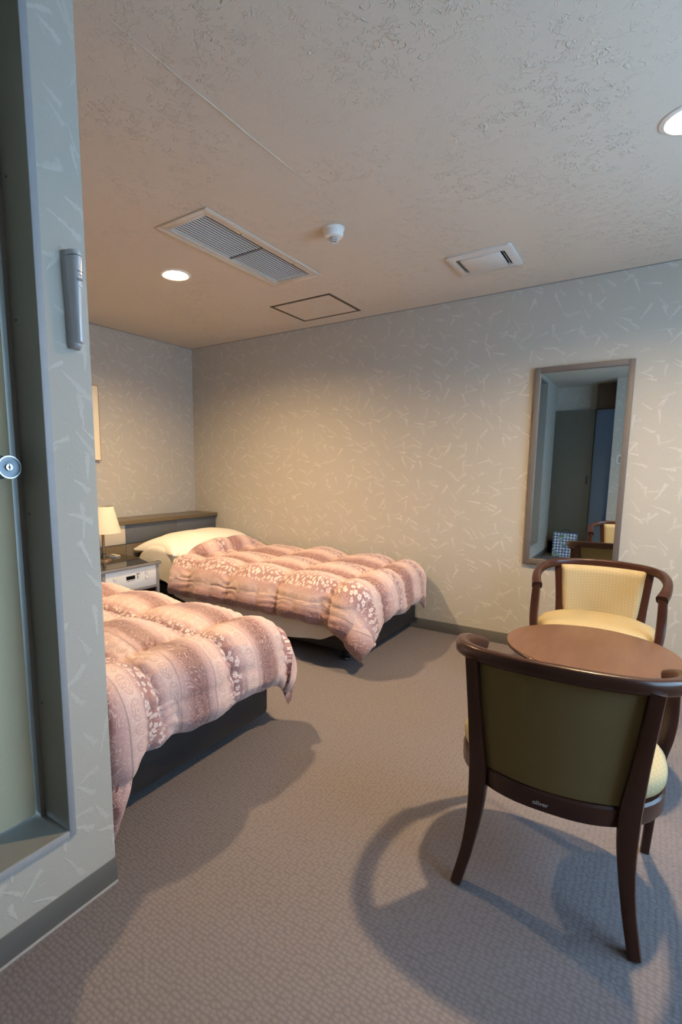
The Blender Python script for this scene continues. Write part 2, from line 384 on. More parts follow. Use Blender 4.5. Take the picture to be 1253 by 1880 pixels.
# ------------------------------------------------------------------ room shell
XC, YC = 2.75, -2.994
T = 0.12
struct(obj('floor', boxes((-T, XW+T, YE-T, T, -0.06, 0.0)), 'carpet', smooth=0), 'brownish grey loop pile carpet')
struct(obj('wall_right', boxes((-T, XW+T, 0.0, T, 0, H+0.25)), 'paper', smooth=0), 'beige wallpapered wall with pale brush strokes behind the mirror')
struct(obj('wall_back', boxes((-T, 0.0, YC, 0.0, 0, H+0.25)), 'paper', smooth=0), 'beige wallpapered wall behind the headboard')
struct(obj('wall_return', boxes((-T, XC-0.16, YC-0.12, YC, 0, H+0.25)), 'paper', smooth=0))
DY0, DY1, DZ0, DZ1 = -3.94, -3.137, 0.262, 2.44
struct(obj('wall_left', boxes((XC-0.16, XC, DY1, YC, 0, H+0.25), (XC-0.16, XC, DY0, DY1, 0, DZ0), (XC-0.16, XC, DY0, DY1, DZ1, H+0.25), (XC-0.16, XC, YE, DY0, 0, H+0.25)), 'paper', smooth=0), 'wallpapered corner wall in the left foreground with a recessed door')
struct(obj('wall_entry', boxes((3.535, XW+T, YE, -4.35, 0, H+0.25)), 'paper', smooth=0))
struct(obj('wall_corridor', boxes((XC-0.16, 3.535, YE-T, YE, 0, H+0.25)), 'paper', smooth=0))
struct(obj('wall_window', boxes((XW, XW+T, WY1, 0.0, 0, H+0.25), (XW, XW+T, YE, WY0, 0, H+0.25), (XW, XW+T, WY0, WY1, 0, WZ0), (XW, XW+T, WY0, WY1, WZ1, H+0.25)), 'paper', smooth=0))
# ceiling with openings for the downlights and the return grille
DLS = [(1.435, -1.49), (4.05, -1.475)]
DLR = 0.078
VX0, VX1, VY0, VY1 = 1.844, 2.208, -1.991, -0.979
bm = bmesh.new()
def loop2(pts):
    vs = [bm.verts.new((x, y, H)) for x, y in pts]
    for i in range(len(vs)): bm.edges.new((vs[i], vs[(i+1) % len(vs)]))
loop2([(-T, YE-T), (XW+T, YE-T), (XW+T, T), (-T, T)])
for cx_, cy_ in DLS: loop2([(cx_+DLR*math.cos(2*PI*i/40), cy_+DLR*math.sin(2*PI*i/40)) for i in range(40)])
loop2([(VX0+0.04, VY0+0.04), (VX1-0.04, VY0+0.04), (VX1-0.04, VY1-0.04), (VX0+0.04, VY1-0.04)])
bmesh.ops.triangle_fill(bm, edges=bm.edges, use_beauty=True, normal=(0, 0, -1))
for f in bm.faces:
    f.normal_update()
    if f.normal.z > 0: f.normal_flip()
ceil = struct(obj('ceiling', bm, 'ceiling', smooth=0, fix=False), 'cream plaster textured ceiling')
# lifted paper joint on the ceiling
path = [Vector((2.712+0.0012*math.sin(i*0.9), -2.86+i*0.05, H-0.0002-0.0016*math.sin(PI*i/20)**1.5)) for i in range(21)]
obj('paper_seam', sweep(path, lambda t: (0.0022, 0.0006+0.0016*math.sin(PI*t)), n=8, expo=2), 'ceiling', ceil)
# baseboards
struct(obj('baseboard_right', boxes((0.35, XW, -0.010, 0.0, 0, 0.084), bev=0.002), 'baseboard'))
bb = struct(obj('baseboard_left', boxes((XC, XC+0.004, YE, YC+0.004, 0.004, 0.084), bev=0.002), 'baseboard'))
obj('glue_line', boxes((XC, XC+0.008, -4.3, YC+0.002, 0, 0.006)), 'glue', bb)
struct(obj('baseboard_return', boxes((2.56, XC, YC, YC+0.004, 0.0, 0.084), bev=0.002), 'baseboard'))
struct(obj('baseboard_entry', boxes((3.535, XW, -4.35, -4.34, 0, 0.084), bev=0.002), 'baseboard'))
struct(obj('baseboard_window', boxes((XW-0.01, XW, -4.34, -0.01, 0, 0.084), bev=0.002), 'baseboard'))
# grey strip painting a thin shadow line where wall meets ceiling
struct(obj('ceiling_shade_line', boxes((0, XW, -0.006, 0, H-0.004, H), (0, 0.006, YC, 0, H-0.004, H)), 'greyprint', smooth=0))
# window (beside the seating group, source of the daylight)
wi = struct(obj('window_1', boxes((XW+0.03, XW+0.09, WY0, WY1, WZ0, WZ0+0.05), (XW+0.03, XW+0.09, WY0, WY1, WZ1-0.05, WZ1),
    (XW+0.03, XW+0.09, WY0, WY0+0.05, WZ0+0.05, WZ1-0.05), (XW+0.03, XW+0.09, WY1-0.05, WY1, WZ0+0.05, WZ1-0.05),
    (XW+0.03, XW+0.09, (WY0+WY1)/2-0.03, (WY0+WY1)/2+0.03, WZ0+0.05, WZ1-0.05)), 'casing', smooth=0))
for a, b in ((WY0+0.05, (WY0+WY1)/2-0.03), ((WY0+WY1)/2+0.03, WY1-0.05)):
    obj('pane', boxes((XW+0.058, XW+0.062, a, b, WZ0+0.05, WZ1-0.05)), 'pane', wi, smooth=0)
struct(obj('trim_2', boxes((XW-0.04, XW+0.03, WY0-0.03, WY1+0.03, WZ0-0.03, WZ0), bev=0.004), 'casing'))

# ---- recessed door in the left wall
d1 = struct(bpy.data.objects.new('door_1', None), 'beige steel door recessed behind a raised grey sill'); COL.objects.link(d1)
d1.location = (XC-0.13, -3.54, DZ0)
def dp(name, bm, mat, parent=d1, **k):
    bmesh.ops.translate(bm, verts=bm.verts, vec=(-d1.location.x, -d1.location.y, -d1.location.z))
    return obj(name, bm, mat, parent, **k)
LX = 2.622
dp('door_leaf', boxes((LX-0.035, LX, -3.915, -3.161, DZ0+0.012, DZ1-0.012), bev=0.003), 'doorleaf')
dp('jamb', boxes((XC-0.16, XC+0.006, DY1-0.0015, DY1+0.0005, DZ0, DZ1), (XC-0.16, XC+0.006, DY0-0.001, DY0+0.002, DZ0, DZ1)), 'jamb', smooth=0)
dp('door_stop', boxes((LX-0.03, LX+0.010, -3.1525, -3.1386, DZ0, DZ1), (LX-0.03, LX+0.010, -3.938, -3.924, DZ0, DZ1)), 'jamb', smooth=0)
dp('sill', boxes((XC-0.16, XC+0.004, DY0, DY1, DZ0-0.012, DZ0+0.002)), 'jamb', smooth=0)
dp('head_jamb', boxes((XC-0.16, XC+0.004, DY0, DY1, DZ1-0.002, DZ1+0.012)), 'jamb', smooth=0)
dp('casing', boxes((XC, XC+0.008, DY1-0.001, DY1+0.019, DZ0-0.019, DZ1+0.02), (XC, XC+0.008, DY0, DY1-0.001, DZ0-0.019, DZ0+0.0025), (XC, XC+0.008, DY0-0.019, DY0, DZ0-0.019, DZ1+0.02), (XC, XC+0.008, DY0, DY1-0.001, DZ1-0.002, DZ1+0.02), bev=0.0015), 'casing')
for zz in (0.62, 1.16, 1.66, 2.0):
    dp('screw', lathe([(0.003, 0), (0.003, 0.0012), (0, 0.0015)], 10, M4=Matrix.Translation((2.655, DY1-0.0015, zz)) @ Matrix.Rotation(PI/2, 4, 'X')), 'print')
KN = (2.622, -3.192, 1.285)
RX = Matrix.Translation(KN) @ Matrix.Rotation(PI/2, 4, 'Y')
kb = dp('door_knob', lathe([(0.031, 0), (0.031, 0.004), (0.017, 0.006), (0.013, 0.016), (0.015, 0.024), (0.0275, 0.042), (0.029, 0.050), (0.0285, 0.054), (0.0265, 0.0545), (0.012, 0.0515), (0.0115, 0.0515)], 40, M4=RX), 'chrome')
dp('knob_rim', lathe([(0.0265, 0.0535), (0.0292, 0.0535), (0.0292, 0.0565), (0.0265, 0.0565), (0.0265, 0.0535)], 40, cap=False, M4=RX), 'chrome2')
dp('lock_cylinder', lathe([(0.0095, 0.050), (0.0095, 0.0548), (0.0085, 0.0556), (0, 0.0556)], 28, M4=RX), 'chrome2')
dp('keyhole', boxes((KN[0]+0.0552, KN[0]+0.0560, KN[1]-0.0013, KN[1]+0.0013, KN[2]-0.0075, KN[2]+0.0075), (KN[0]+0.0552, KN[0]+0.0561, KN[1]-0.003, KN[1]+0.003, KN[2]-0.002, KN[2]+0.002)), 'print', smooth=0)

# ------------------------------------------------------------------ ceiling fittings
def downlight(x, y, label):
    t = thing('downlight', label, 'downlight', (x, y, H), group='ceiling downlights')
    obj('housing', lathe([(DLR-0.001, -0.001), (DLR-0.001, 0.055), (0.062, 0.10), (0.0, 0.115)], 40, cap=False), 'reflector', t, fix=False)
    obj('trim_ring', lathe([(DLR-0.004, 0.002), (DLR-0.004, -0.005), (DLR+0.004, -0.008), (0.097, -0.0035), (0.099, -0.0002), (DLR-0.001, -0.0002)], 48, cap=False), 'white', t)
    obj('bulb', lathe([(0.0, 0.012), (0.020, 0.0155), (0.034, 0.026), (0.041, 0.040), (0.040, 0.055), (0.030, 0.078), (0.020, 0.095), (0.0, 0.10)], 28), 'bulb', t)
downlight(*DLS[0], 'lit recessed ceiling downlight left of the long air grille')
downlight(*DLS[1], 'lit recessed ceiling downlight at the right edge above the table')

# long return air grille
t = thing('air_grille', 'long ivory ceiling air grille with lengthwise slats and a centre bar', 'air vent', ((VX0+VX1)/2, (VY0+VY1)/2, H))
hx, hy = (VX1-VX0)/2, (VY1-VY0)/2
obj('outer_frame', boxes((-hx, -hx+0.030, -hy, hy, -0.009, -0.0003), (hx-0.030, hx, -hy, hy, -0.009, -0.0003), (-hx+0.03, hx-0.03, -hy, -hy+0.030, -0.009, -0.0003), (-hx+0.03, hx-0.03, hy-0.030, hy, -0.009, -0.0003), bev=0.002), 'ventframe', t)
ix, iy = hx-0.033, hy-0.033
obj('inner_frame', boxes((-ix, -ix+0.020, -iy, iy, -0.007, 0.012), (ix-0.020, ix, -iy, iy, -0.007, 0.012), (-ix+0.02, ix-0.02, -iy, -iy+0.020, -0.007, 0.012), (-ix+0.02, ix-0.02, iy-0.020, iy, -0.007, 0.012), bev=0.0015), 'ventframe', t)
bm = bmesh.new(); box(bm, -hx+0.038, hx-0.038, -hy+0.038, hy-0.038, 0.0005, 0.16)
bm.faces.ensure_lookup_table(); bmesh.ops.delete(bm, geom=[f for f in bm.faces if all(abs(v.co.z-0.0005) < 1e-6 for v in f.verts)], context='FACES')
obj('duct_box', bm, 'black', t, smooth=0)
obj('centre_bar', boxes((-ix+0.02, ix-0.02, -0.005, 0.005, -0.005, 0.016)), 'greyprint', t, smooth=0)
NS = 13; sl = None
for k in range(NS):
    xk = -ix+0.02+(2*ix-0.04)*(k+0.5)/NS
    for sgn in (-1, 1):
        if sl is None:
            bm = bmesh.new(); ln = iy-0.02-0.005
            box(bm, -0.0038, 0.0038, -ln/2, ln/2, -0.0010, 0.0010)
            bmesh.ops.rotate(bm, verts=bm.verts, cent=(0, 0, 0), matrix=Matrix.Rotation(math.radians(-48), 3, 'Y'))
            sl = obj('slat', bm, 'slat', t, smooth=0); o = sl
        else:
            o = sl.copy(); COL.objects.link(o); o.parent = t
        o.location = (xk, sgn*(0.005+(iy-0.025)/2), 0.004)
for yy in (-0.21, 0.26):
    obj('screw', lathe([(0.0045, 0), (0.0045, -0.0012), (0, -0.002)], 12, M4=Matrix.Translation((ix-0.010, yy, -0.007))), 'print', t)

# square supply vent
x0, x1, y0, y1 = 2.935, 3.300, -0.795, -0.462
t = thing('supply_vent', 'small pale ceiling vent with a raised centre plate above the mirror wall', 'air vent', ((x0+x1)/2, (y0+y1)/2, H))
a, b = (x1-x0)/2, (y1-y0)/2
def ring_plate(a, b, c, d, z0, z1, r=0.018):
    bm = bmesh.new()
    def rr_(a, b, r, z):
        out = []
        for qx, qy, s0 in ((1, 1, 0), (-1, 1, 1), (-1, -1, 2), (1, -1, 3)):
            for i in range(5):
                th = (s0+i/4)*PI/2; out.append(bm.verts.new((qx*(a-r)+r*math.cos(th), qy*(b-r)+r*math.sin(th), z)))
        return out
    A0, A1, A2 = rr_(a, b, r, z1), rr_(a, b, r, z0+0.003), rr_(a-0.004, b-0.004, r, z0)
    B0, B1 = rr_(c, d, 0.012, z0), rr_(c, d, 0.012, z1)
    for p_, q_ in ((A0, A1), (A1, A2), (A2, B0), (B0, B1)):
        for i in range(20): bm.faces.new((p_[i], p_[(i+1) % 20], q_[(i+1) % 20], q_[i]))
    return bm
obj('frame', ring_plate(a, b, a-0.045, b-0.055, -0.014, -0.0003), 'ventsupply', t)
obj('recess_dark_sheet', boxes((-a+0.043, a-0.043, -b+0.053, b-0.053, -0.0025, -0.0004)), 'black', t, smooth=0)  # flat black sheet painting the darkness of the vent opening
obj('centre_plate', boxes((-a+0.072, a-0.072, -b+0.060, b-0.060, -0.022, -0.003), bev=0.005), 'ventsupply', t)
for s_ in (-1, 1):
    obj('louvre', boxes((s_*(a-0.059)-0.002, s_*(a-0.059)+0.002, -b+0.055, b-0.055, -0.010, -0.0028)), 'silverdark', t, smooth=0)

# smoke detector
t = thing('smoke_detector', 'round white smoke detector with a caged sensor tip on the ceiling', 'smoke detector', (2.588, -1.462, H))
obj('base', lathe([(0.056, -0.0003), (0.056, -0.006), (0.053, -0.008), (0.0505, -0.010), (0.050, -0.034), (0.045, -0.042), (0.028, -0.046), (0.0, -0.046)], 40), 'white', t)
obj('sensor_chamber', lathe([(0.022, -0.045), (0.022, -0.060), (0.0, -0.062)], 24), 'greyprint', t)
for zz, rr_ in ((-0.052, 0.026), (-0.058, 0.0255), (-0.0635, 0.021)):
    obj('cage_ring', lathe([(rr_-0.0013, zz-0.0012), (rr_+0.0013, zz-0.0012), (rr_+0.0013, zz+0.0012), (rr_-0.0013, zz+0.0012), (rr_-0.0013, zz-0.0012)], 28, cap=False), 'white', t)
for k in range(6):
    an = k*PI/3; c_, s_ = math.cos(an), math.sin(an)
    pth = catmull([(0.027*c_, 0.027*s_, -0.043), (0.0268*c_, 0.0268*s_, -0.058), (0.020*c_, 0.020*s_, -0.066), (0.0, 0.0, -0.067)], 8)
    obj('cage_bar', sweep(pth, lambda q: (0.0013, 0.0013), upv=(-s_, c_, 0.01), n=6, expo=2), 'white', t)
obj('indicator', lathe([(0.0025, 0), (0.0025, 0.002), (0, 0.003)], 10, M4=Matrix.Translation((0.036, -0.034, -0.025)) @ Matrix.Rotation(math.radians(125), 4, (0.7, 0.7, 0))), 'silver', t)

# ceiling access hatch
x0, x1, y0, y1 = 1.537, 2.068, -0.651, -0.185
t = thing('access_hatch', 'square ceiling access hatch outlined by a thin bronze edge', 'hatch', ((x0+x1)/2, (y0+y1)/2, H))
a, b = (x1-x0)/2, (y1-y0)/2
obj('frame', boxes((-a, -a+0.020, -b, b, -0.004, -0.0003), (a-0.020, a, -b, b, -0.004, -0.0003), (-a+0.020, a-0.020, -b, -b+0.020, -0.004, -0.0003), (-a+0.020, a-0.020, b-0.020, b, -0.004, -0.0003)), 'groove', t, smooth=0)
obj('panel', boxes((-a+0.0205, a-0.0205, -b+0.0205, b-0.0205, -0.0025, -0.0003)), 'ceiling', t, smooth=0)

# ------------------------------------------------------------------ mirror and wall things
x0, x1, z0, z1 = 3.322, 3.891, 0.627, 1.961
t = thing('wall_mirror', 'tall wall mirror in a taupe frame behind the far armchair', 'mirror', ((x0+x1)/2, 0, z0))
a, h_ = (x1-x0)/2, z1-z0
obj('frame', boxes((-a, -a+0.034, -0.032, -0.001, 0, h_), (a-0.034, a, -0.032, -0.001, 0, h_), (-a+0.034, a-0.034, -0.032, -0.001, 0, 0.034), (-a+0.034, a-0.034, -0.032, -0.001, h_-0.034, h_), bev=0.002), 'mframe', t)
obj('mirror_glass', boxes((-a+0.033, a-0.033, -0.0135, -0.003, 0.033, h_-0.033)), 'mirror', t, smooth=0)
# picture on the headboard wall
t = thing('framed_picture', 'flat cream framed picture above the headboard, half hidden by the corner wall', 'picture', (0.0, -1.46, 1.345))
obj('frame', boxes((0.001, 0.027, -0.33, 0.33, 0, 0.006), (0.001, 0.027, -0.33, 0.33, 0.634, 0.64), (0.001, 0.027, -0.33, -0.324, 0.006, 0.634), (0.001, 0.027, 0.324, 0.33, 0.006, 0.634)), 'bronze', t, smooth=0)
obj('canvas', boxes((0.001, 0.028, -0.3235, 0.3235, 0.0065, 0.6335)), 'creamframe', t, smooth=0)
# emergency torch on the left wall
t = thing('emergency_torch', 'silver emergency torch in its holder on the left corner wall', 'flashlight', (XC, -3.043, 1.593))
def halfsec(rows, n=14, x_off=0.0):
    bm = bmesh.new(); rings = []
    for z_, w_, d_ in rows:
        rings.append([bm.verts.new((x_off+d_*math.sin(PI*i/n)**0.75, -w_*math.cos(PI*i/n), z_)) for i in range(n+1)])
    for p_, q_ in zip(rings, rings[1:]):
        for i in range(n): bm.faces.new((p_[i], p_[i+1], q_[i+1], q_[i]))
        bm.faces.new((p_[n], p_[0], q_[0], q_[n]))
    bm.faces.new(rings[0]); bm.faces.new(rings[-1]); return bm
obj('holder', halfsec([(0.0, 0.014, 0.024), (0.006, 0.0165, 0.030), (0.10, 0.0185, 0.026), (0.17, 0.0215, 0.024), (0.238, 0.0225, 0.024), (0.2395, 0.021, 0.022)]), 'silverdark', t)
tb = obj('torch_body', halfsec([(0.014, 0.0128, 0.0385), (0.016, 0.0135, 0.040), (0.10, 0.0155, 0.040), (0.16, 0.0178, 0.043), (0.222, 0.0192, 0.047), (0.2235, 0.0185, 0.046)], x_off=0.001), 'silver', t)
obj('top_cap', halfsec([(0.2255, 0.019, 0.0465), (0.229, 0.0192, 0.047), (0.238, 0.0185, 0.042), (0.240, 0.016, 0.035)], x_off=0.001), 'silver', t)
RYt = Matrix(((0, 0, 1, 0), (1, 0, 0, 0), (0, 1, 0, 0), (0, 0, 0, 1)))
text_mesh('lettering', 'Panasonic', 0.0046, 'print', tb, Matrix.Translation((0.0466, 0.002, 0.186)) @ Matrix.Rotation(math.radians(6), 4, 'Z') @ RYt, 0.0001)
obj('caption', boxes((0.0453, 0.0468, -0.003, 0.008, 0.1765, 0.1785)), 'greyprint', tb, smooth=0)
obj('badge', boxes((0.0445, 0.0461, -0.0055, 0.0085, 0.163, 0.1695), bev=0.0006), 'greyprint', tb)
obj('indicator', lathe([(0.0032, 0), (0.0032, 0.001), (0, 0.0014)], 16, M4=Matrix.Translation((0.0443, 0.003, 0.151)) @ Matrix.Rotation(PI/2, 4, 'Y')), 'white', tb)
# switch plate seen in the mirror
t = thing('light_switch', 'ivory light switch plate on the wall seen in the mirror', 'switch', (3.635, -4.35, 1.36))
obj('plate', boxes((-0.036, 0.036, 0.0005, 0.008, 0, 0.12), bev=0.002), 'plateivory', t)
for k in range(3): obj('rocker', boxes((-0.012, 0.012, 0.008, 0.012, 0.020+k*0.028, 0.044+k*0.028), bev=0.001), 'greyprint', t)
# wardrobe at the end of the entry, seen in the mirror
t = thing('wardrobe', 'dark olive wardrobe with a raised sliding door seen in the mirror', 'wardrobe', (3.03, -4.8, 0))
obj('door', boxes((-0.279, 0.245, 0.02, 0.055, 0.20, 2.14), bev=0.002), 'olive', t)
obj('carcass', boxes((-0.279, 0.245, -0.045, 0.02, 0.19, 2.145)), 'olive', t, smooth=0)
obj('void_dark_sheet', boxes((-0.279, 0.245, -0.045, -0.03, 0.0, 0.19)), 'black', t, smooth=0)  # black sheet standing in for the darkness of the void under the wardrobe
obj('handle', boxes((0.185, 0.205, 0.055, 0.060, 1.07, 1.19), bev=0.002), 'print', t)
d2 = struct(obj('door_2', boxes((3.28, 3.53, YE, -4.79, 0.0, 2.14)), 'daylitdoor', smooth=0), 'door panel tinted with blue daylight beside the wardrobe in the mirror')
obj('transom', boxes((3.28, 3.53, YE, -4.70, 2.145, 2.49)), 'brownpanel', d2, smooth=0)

# ------------------------------------------------------------------ headboard, nightstand, lamp
t = thing('headboard', 'long low headboard of slate and cream panels under a wooden ledge', 'headboard', (0, 0, 0))
HX, HZ = 0.305, 0.83
obj('carcass', boxes((0.004, HX-0.012, -2.98, -0.006, 0.0, 0.795)), 'slate', t, smooth=0)
obj('ledge', boxes((0.004, 0.329, -2.982, -0.004, 0.796, HZ), bev=0.004), 'shelf', t)
def hpan(y0, y1, z0, z1, mat, lab):
    o = obj('panel', boxes((HX-0.012, HX, y0+0.002, y1-0.002, z0+0.002, z1-0.002), bev=0.0015), mat, t); o['label'] = lab
for y0, y1, mt, lab in ((-0.544, -0.006, 'slate', 'slate grey panel'), (-1.117, -0.544, 'slate', 'slate grey panel'), (-1.82, -1.117, 'cream', 'cream panel'), (-2.40, -1.82, 'slate', 'slate grey panel'), (-2.98, -2.40, 'slate', 'slate grey panel')):
    hpan(y0, y1, 0.628, 0.795, mt, lab)
for y0, y1 in ((-1.117, -0.006), (-1.82, -1.117), (-2.98, -1.82)): hpan(y0, y1, 0.0, 0.624, 'shelf', 'brown wood panel')

NX, NY0, NY1, NZ = 0.855, -1.745, -1.195, 0.552
t = thing('nightstand', 'grey nightstand with a white control panel and dark glass top between the beds', 'nightstand', (0, -1.47, 0))
def npart(nm, mat, *bs, bev=0.0, sm=35, par=None):
    bs = [(b[0], b[1], b[2]+1.47, b[3]+1.47, b[4], b[5]) for b in bs]
    return obj(nm, boxes(*bs, bev=bev), mat, par or t, smooth=sm)
npart('top', 'greymetal', (HX+0.002, NX, NY0, NY1, NZ-0.024, NZ-0.003), bev=0.002)
npart('glass_top', 'glass_top', (HX+0.004, NX-0.010, NY0+0.010, NY1-0.010, NZ-0.003, NZ+0.001), sm=0)
for yy in (NY0+0.02, NY1-0.046): 
    npart('leg', 'greymetal', (NX-0.034, NX-0.008, yy, yy+0.026, 0, NZ-0.024), bev=0.002)
    npart('leg', 'greymetal', (HX+0.004, HX+0.03, yy, yy+0.026, 0, NZ-0.024), bev=0.002)
npart('body', 'greymetal', (HX+0.03, NX-0.034, NY0+0.022, NY1-0.022, 0.350, NZ-0.025), sm=0)
npart('rail', 'greymetal', (NX-0.034, NX-0.010, NY0+0.046, NY1-0.046, 0.346, 0.368), bev=0.002)
pn = npart('control_panel', 'panelwhite', (NX-0.034, NX-0.012, NY0+0.047, NY1-0.047, 0.369, NZ-0.025), bev=0.001)
FX = NX-0.012
npart('display', 'black', (FX, FX+0.0015, -1.522, -1.443, 0.446, 0.474), sm=0, par=pn)
for (yy, zz) in ((-1.62, 0.470), (-1.335, 0.480), (-1.335, 0.436)):
    npart('button', 'button', (FX, FX+0.003, yy-0.013, yy+0.013, zz-0.010, zz+0.010), bev=0.001, par=pn)
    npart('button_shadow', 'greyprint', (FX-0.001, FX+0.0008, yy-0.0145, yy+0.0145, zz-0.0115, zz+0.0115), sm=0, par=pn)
so = npart('socket', 'button', (FX, FX+0.002, -1.633, -1.607, 0.414, 0.437), bev=0.001, par=pn)
npart('slot', 'print', (FX+0.002, FX+0.0026, -1.627, -1.623, 0.424, 0.431), (FX+0.002, FX+0.0026, -1.617, -1.613, 0.424, 0.431), sm=0, par=pn)
npart('caption', 'print', (FX, FX+0.0008, -1.430, -1.398, 0.477, 0.483), sm=0, par=pn)
for k in range(3):
    npart('small_button', 'print', (FX, FX+0.0025, -1.424, -1.415, 0.468-k*0.012, 0.474-k*0.012), bev=0.0006, par=pn)
    npart('caption', 'greyprint', (FX, FX+0.0006, -1.409, -1.399, 0.470-k*0.012, 0.4725-k*0.012), sm=0, par=pn)
npart('caption', 'print', (FX, FX+0.0006, -1.520, -1.516, 0.4345, 0.4385), (FX, FX+0.0006, -1.511, -1.488, 0.4345, 0.4385), sm=0, par=pn)
npart('caption', 'greyprint', (FX, FX+0.0006, -1.478, -1.448, 0.436, 0.439), sm=0, par=pn)
# memo pad at the back of the top
t2 = thing('memo_pad', 'low white memo pad lying behind the lamp on the nightstand', 'notepad', (0.40, -1.33, NZ+0.001))
obj('holder', boxes((-0.05, 0.05, -0.055, 0.055, 0, 0.006), bev=0.002), 'greymetal', t2)
obj('paper', boxes((-0.045, 0.045, -0.050, 0.050, 0.006, 0.014)), 'cream', t2, smooth=0)

t = thing('table_lamp', 'bronze table lamp with a cream conical shade on the nightstand', 'lamp', (0.50, -1.470, NZ+0.001))
obj('base', lathe([(0.060, 0), (0.060, 0.008), (0.052, 0.014), (0.010, 0.018), (0, 0.018)], 36), 'bronze', t)
obj('pole', lathe([(0.0115, 0.016), (0.0115, 0.33)], 20), 'bronze', t)
obj('collar', lathe([(0.014, 0.050), (0.015, 0.055), (0.014, 0.060)], 20, cap=False), 'chrome', t)
bm = lathe([(0.139, 0.225), (0.086, 0.430), (0.084, 0.430), (0.137, 0.2255), (0.139, 0.225)], 48, cap=False)
obj('shade', bm, 'lampshade', t)
obj('shade_ring', boxes((-0.087, 0.087, -0.002, 0.002, 0.400, 0.404), (-0.002, 0.002, -0.087, 0.087, 0.400, 0.404)), 'bronze', t, smooth=0)

# ------------------------------------------------------------------ beds
ZT = 0.50
def bed(y_lo, y_hi, label):
    t = thing('bed', label, 'bed', (0.34, (y_lo+y_hi)/2, 0), group='twin beds')
    w = (y_hi-y_lo)/2; L = 2.54-0.34
    obj('base', boxes((0, L, -w, w, 0.070, 0.300), bev=0.022), 'base', t)
    obj('mattress', boxes((0.005, L-0.03, -w+0.01, w-0.01, 0.301, ZT), bev=0.045), 'sheet', t)
    ft = None
    for xx in (0.14, L-0.14):
        for yy in (-w+0.07, w-0.07):
            if ft is None:
                f_ = obj('foot', lathe([(0.034, 0), (0.036, 0.004), (0.033, 0.014), (0.015, 0.020), (0.014, 0.045), (0.026, 0.050), (0.026, 0.072)], 24), 'caster', t); ft = f_
            else: f_ = ft.copy(); COL.objects.link(f_); f_.parent = t
            f_.location = (xx, yy, 0)
    return t
YA0, YA1, YB0, YB1 = -1.005, -0.035, -2.945, -1.955
bed(YA0, YA1, 'single bed on a black base against the right wall, farther from the camera')
bed(YB0, YB1, 'single bed on a black base in the left foreground, nearer bed')

def sstep(a, b, x):
    t_ = min(max((x-a)/(b-a), 0.0), 1.0); return t_*t_*(3-2*t_)
def dome(x, y, cx_, cy_, ax, ay):
    q = abs((x-cx_)/ax)**2.6 + abs((y-cy_)/ay)**3.2
    return max(0.0, 1-q)**0.55
def pillow_h(x, y): 
    return 0.205*dome(x, y, 0.60, -0.50, 0.34, 0.56)

def drape(s, tt, xf, yl, yh, zt, r, flare, bumpf=None, corner=0.0, ofoot=0.3, oside=0.3):
    ex = max(0.0, s-xf); ey = (tt-yl) if tt < yl else ((tt-yh) if tt > yh else 0.0)
    X = min(s, xf); Y = min(max(tt, yl), yh); Z = zt + (bumpf(X, Y) if bumpf else 0.0)
    d = math.hypot(ex, ey)
    if d > 1e-9:
        dx, dy = ex/d, ey/d
        k = min(ex/ofoot, abs(ey)/oside); d *= 1+corner*k
        if d < r*PI/2: hz, dz = r*math.sin(d/r), r*(1-math.cos(d/r))
        else: q = d-r*PI/2; hz, dz = r+q*flare, r+q
        X += dx*hz; Y += dy*hz; Z -= dz
    return Vector((X, Y, Z))

def cloth(name, base, ns, nt, top_off, bot_off, mat, uvf, parent=None):
    """closed two-layer cloth: base(u, v) -> point; offsets along the outward normal"""
    P_ = [[base(i/ns, j/nt) for j in range(nt+1)] for i in range(ns+1)]
    bm = bmesh.new(); ul = bm.loops.layers.uv.verify(); topv, botv = [], []
    for i in range(ns+1):
        ra, rb = [], []
        for j in range(nt+1):
            a = P_[min(i+1, ns)][j]-P_[max(i-1, 0)][j]; b = P_[i][min(j+1, nt)]-P_[i][max(j-1, 0)]
            n_ = a.cross(b)
            n_ = n_.normalized() if n_.length > 1e-12 else Vector((0, 0, 1))
            u_, v_ = i/ns, j/nt
            ra.append(bm.verts.new(P_[i][j]+n_*top_off(u_, v_, P_[i][j]))); rb.append(bm.verts.new(P_[i][j]+n_*bot_off(u_, v_, P_[i][j])))
        topv.append(ra); botv.append(rb)
    def face(vs, ids):
        f = bm.faces.new(vs)
        for lp, (i, j) in zip(f.loops, ids): lp[ul].uv = uvf(i/ns, j/nt)
    for i in range(ns):
        for j in range(nt):
            q = ((i, j), (i+1, j), (i+1, j+1), (i, j+1))
            face([topv[a][b] for a, b in q], q); face([botv[a][b] for a, b in reversed(q)], tuple(reversed(q)))
    edge = [(i, 0) for i in range(ns)] + [(ns, j) for j in range(nt)] + [(i, nt) for i in range(ns, 0, -1)] + [(0, j) for j in range(nt, 0, -1)]
    for k in range(len(edge)):
        a, b = edge[k], edge[(k+1) % len(edge)]
        face([topv[b[0]][b[1]], topv[a[0]][a[1]], botv[a[0]][a[1]], botv[b[0]][b[1]]], (b, a, a, b))
    bmesh.ops.recalc_face_normals(bm, faces=bm.faces)
    return obj(name, bm, mat, parent, smooth=60, uv=False, fix=False)

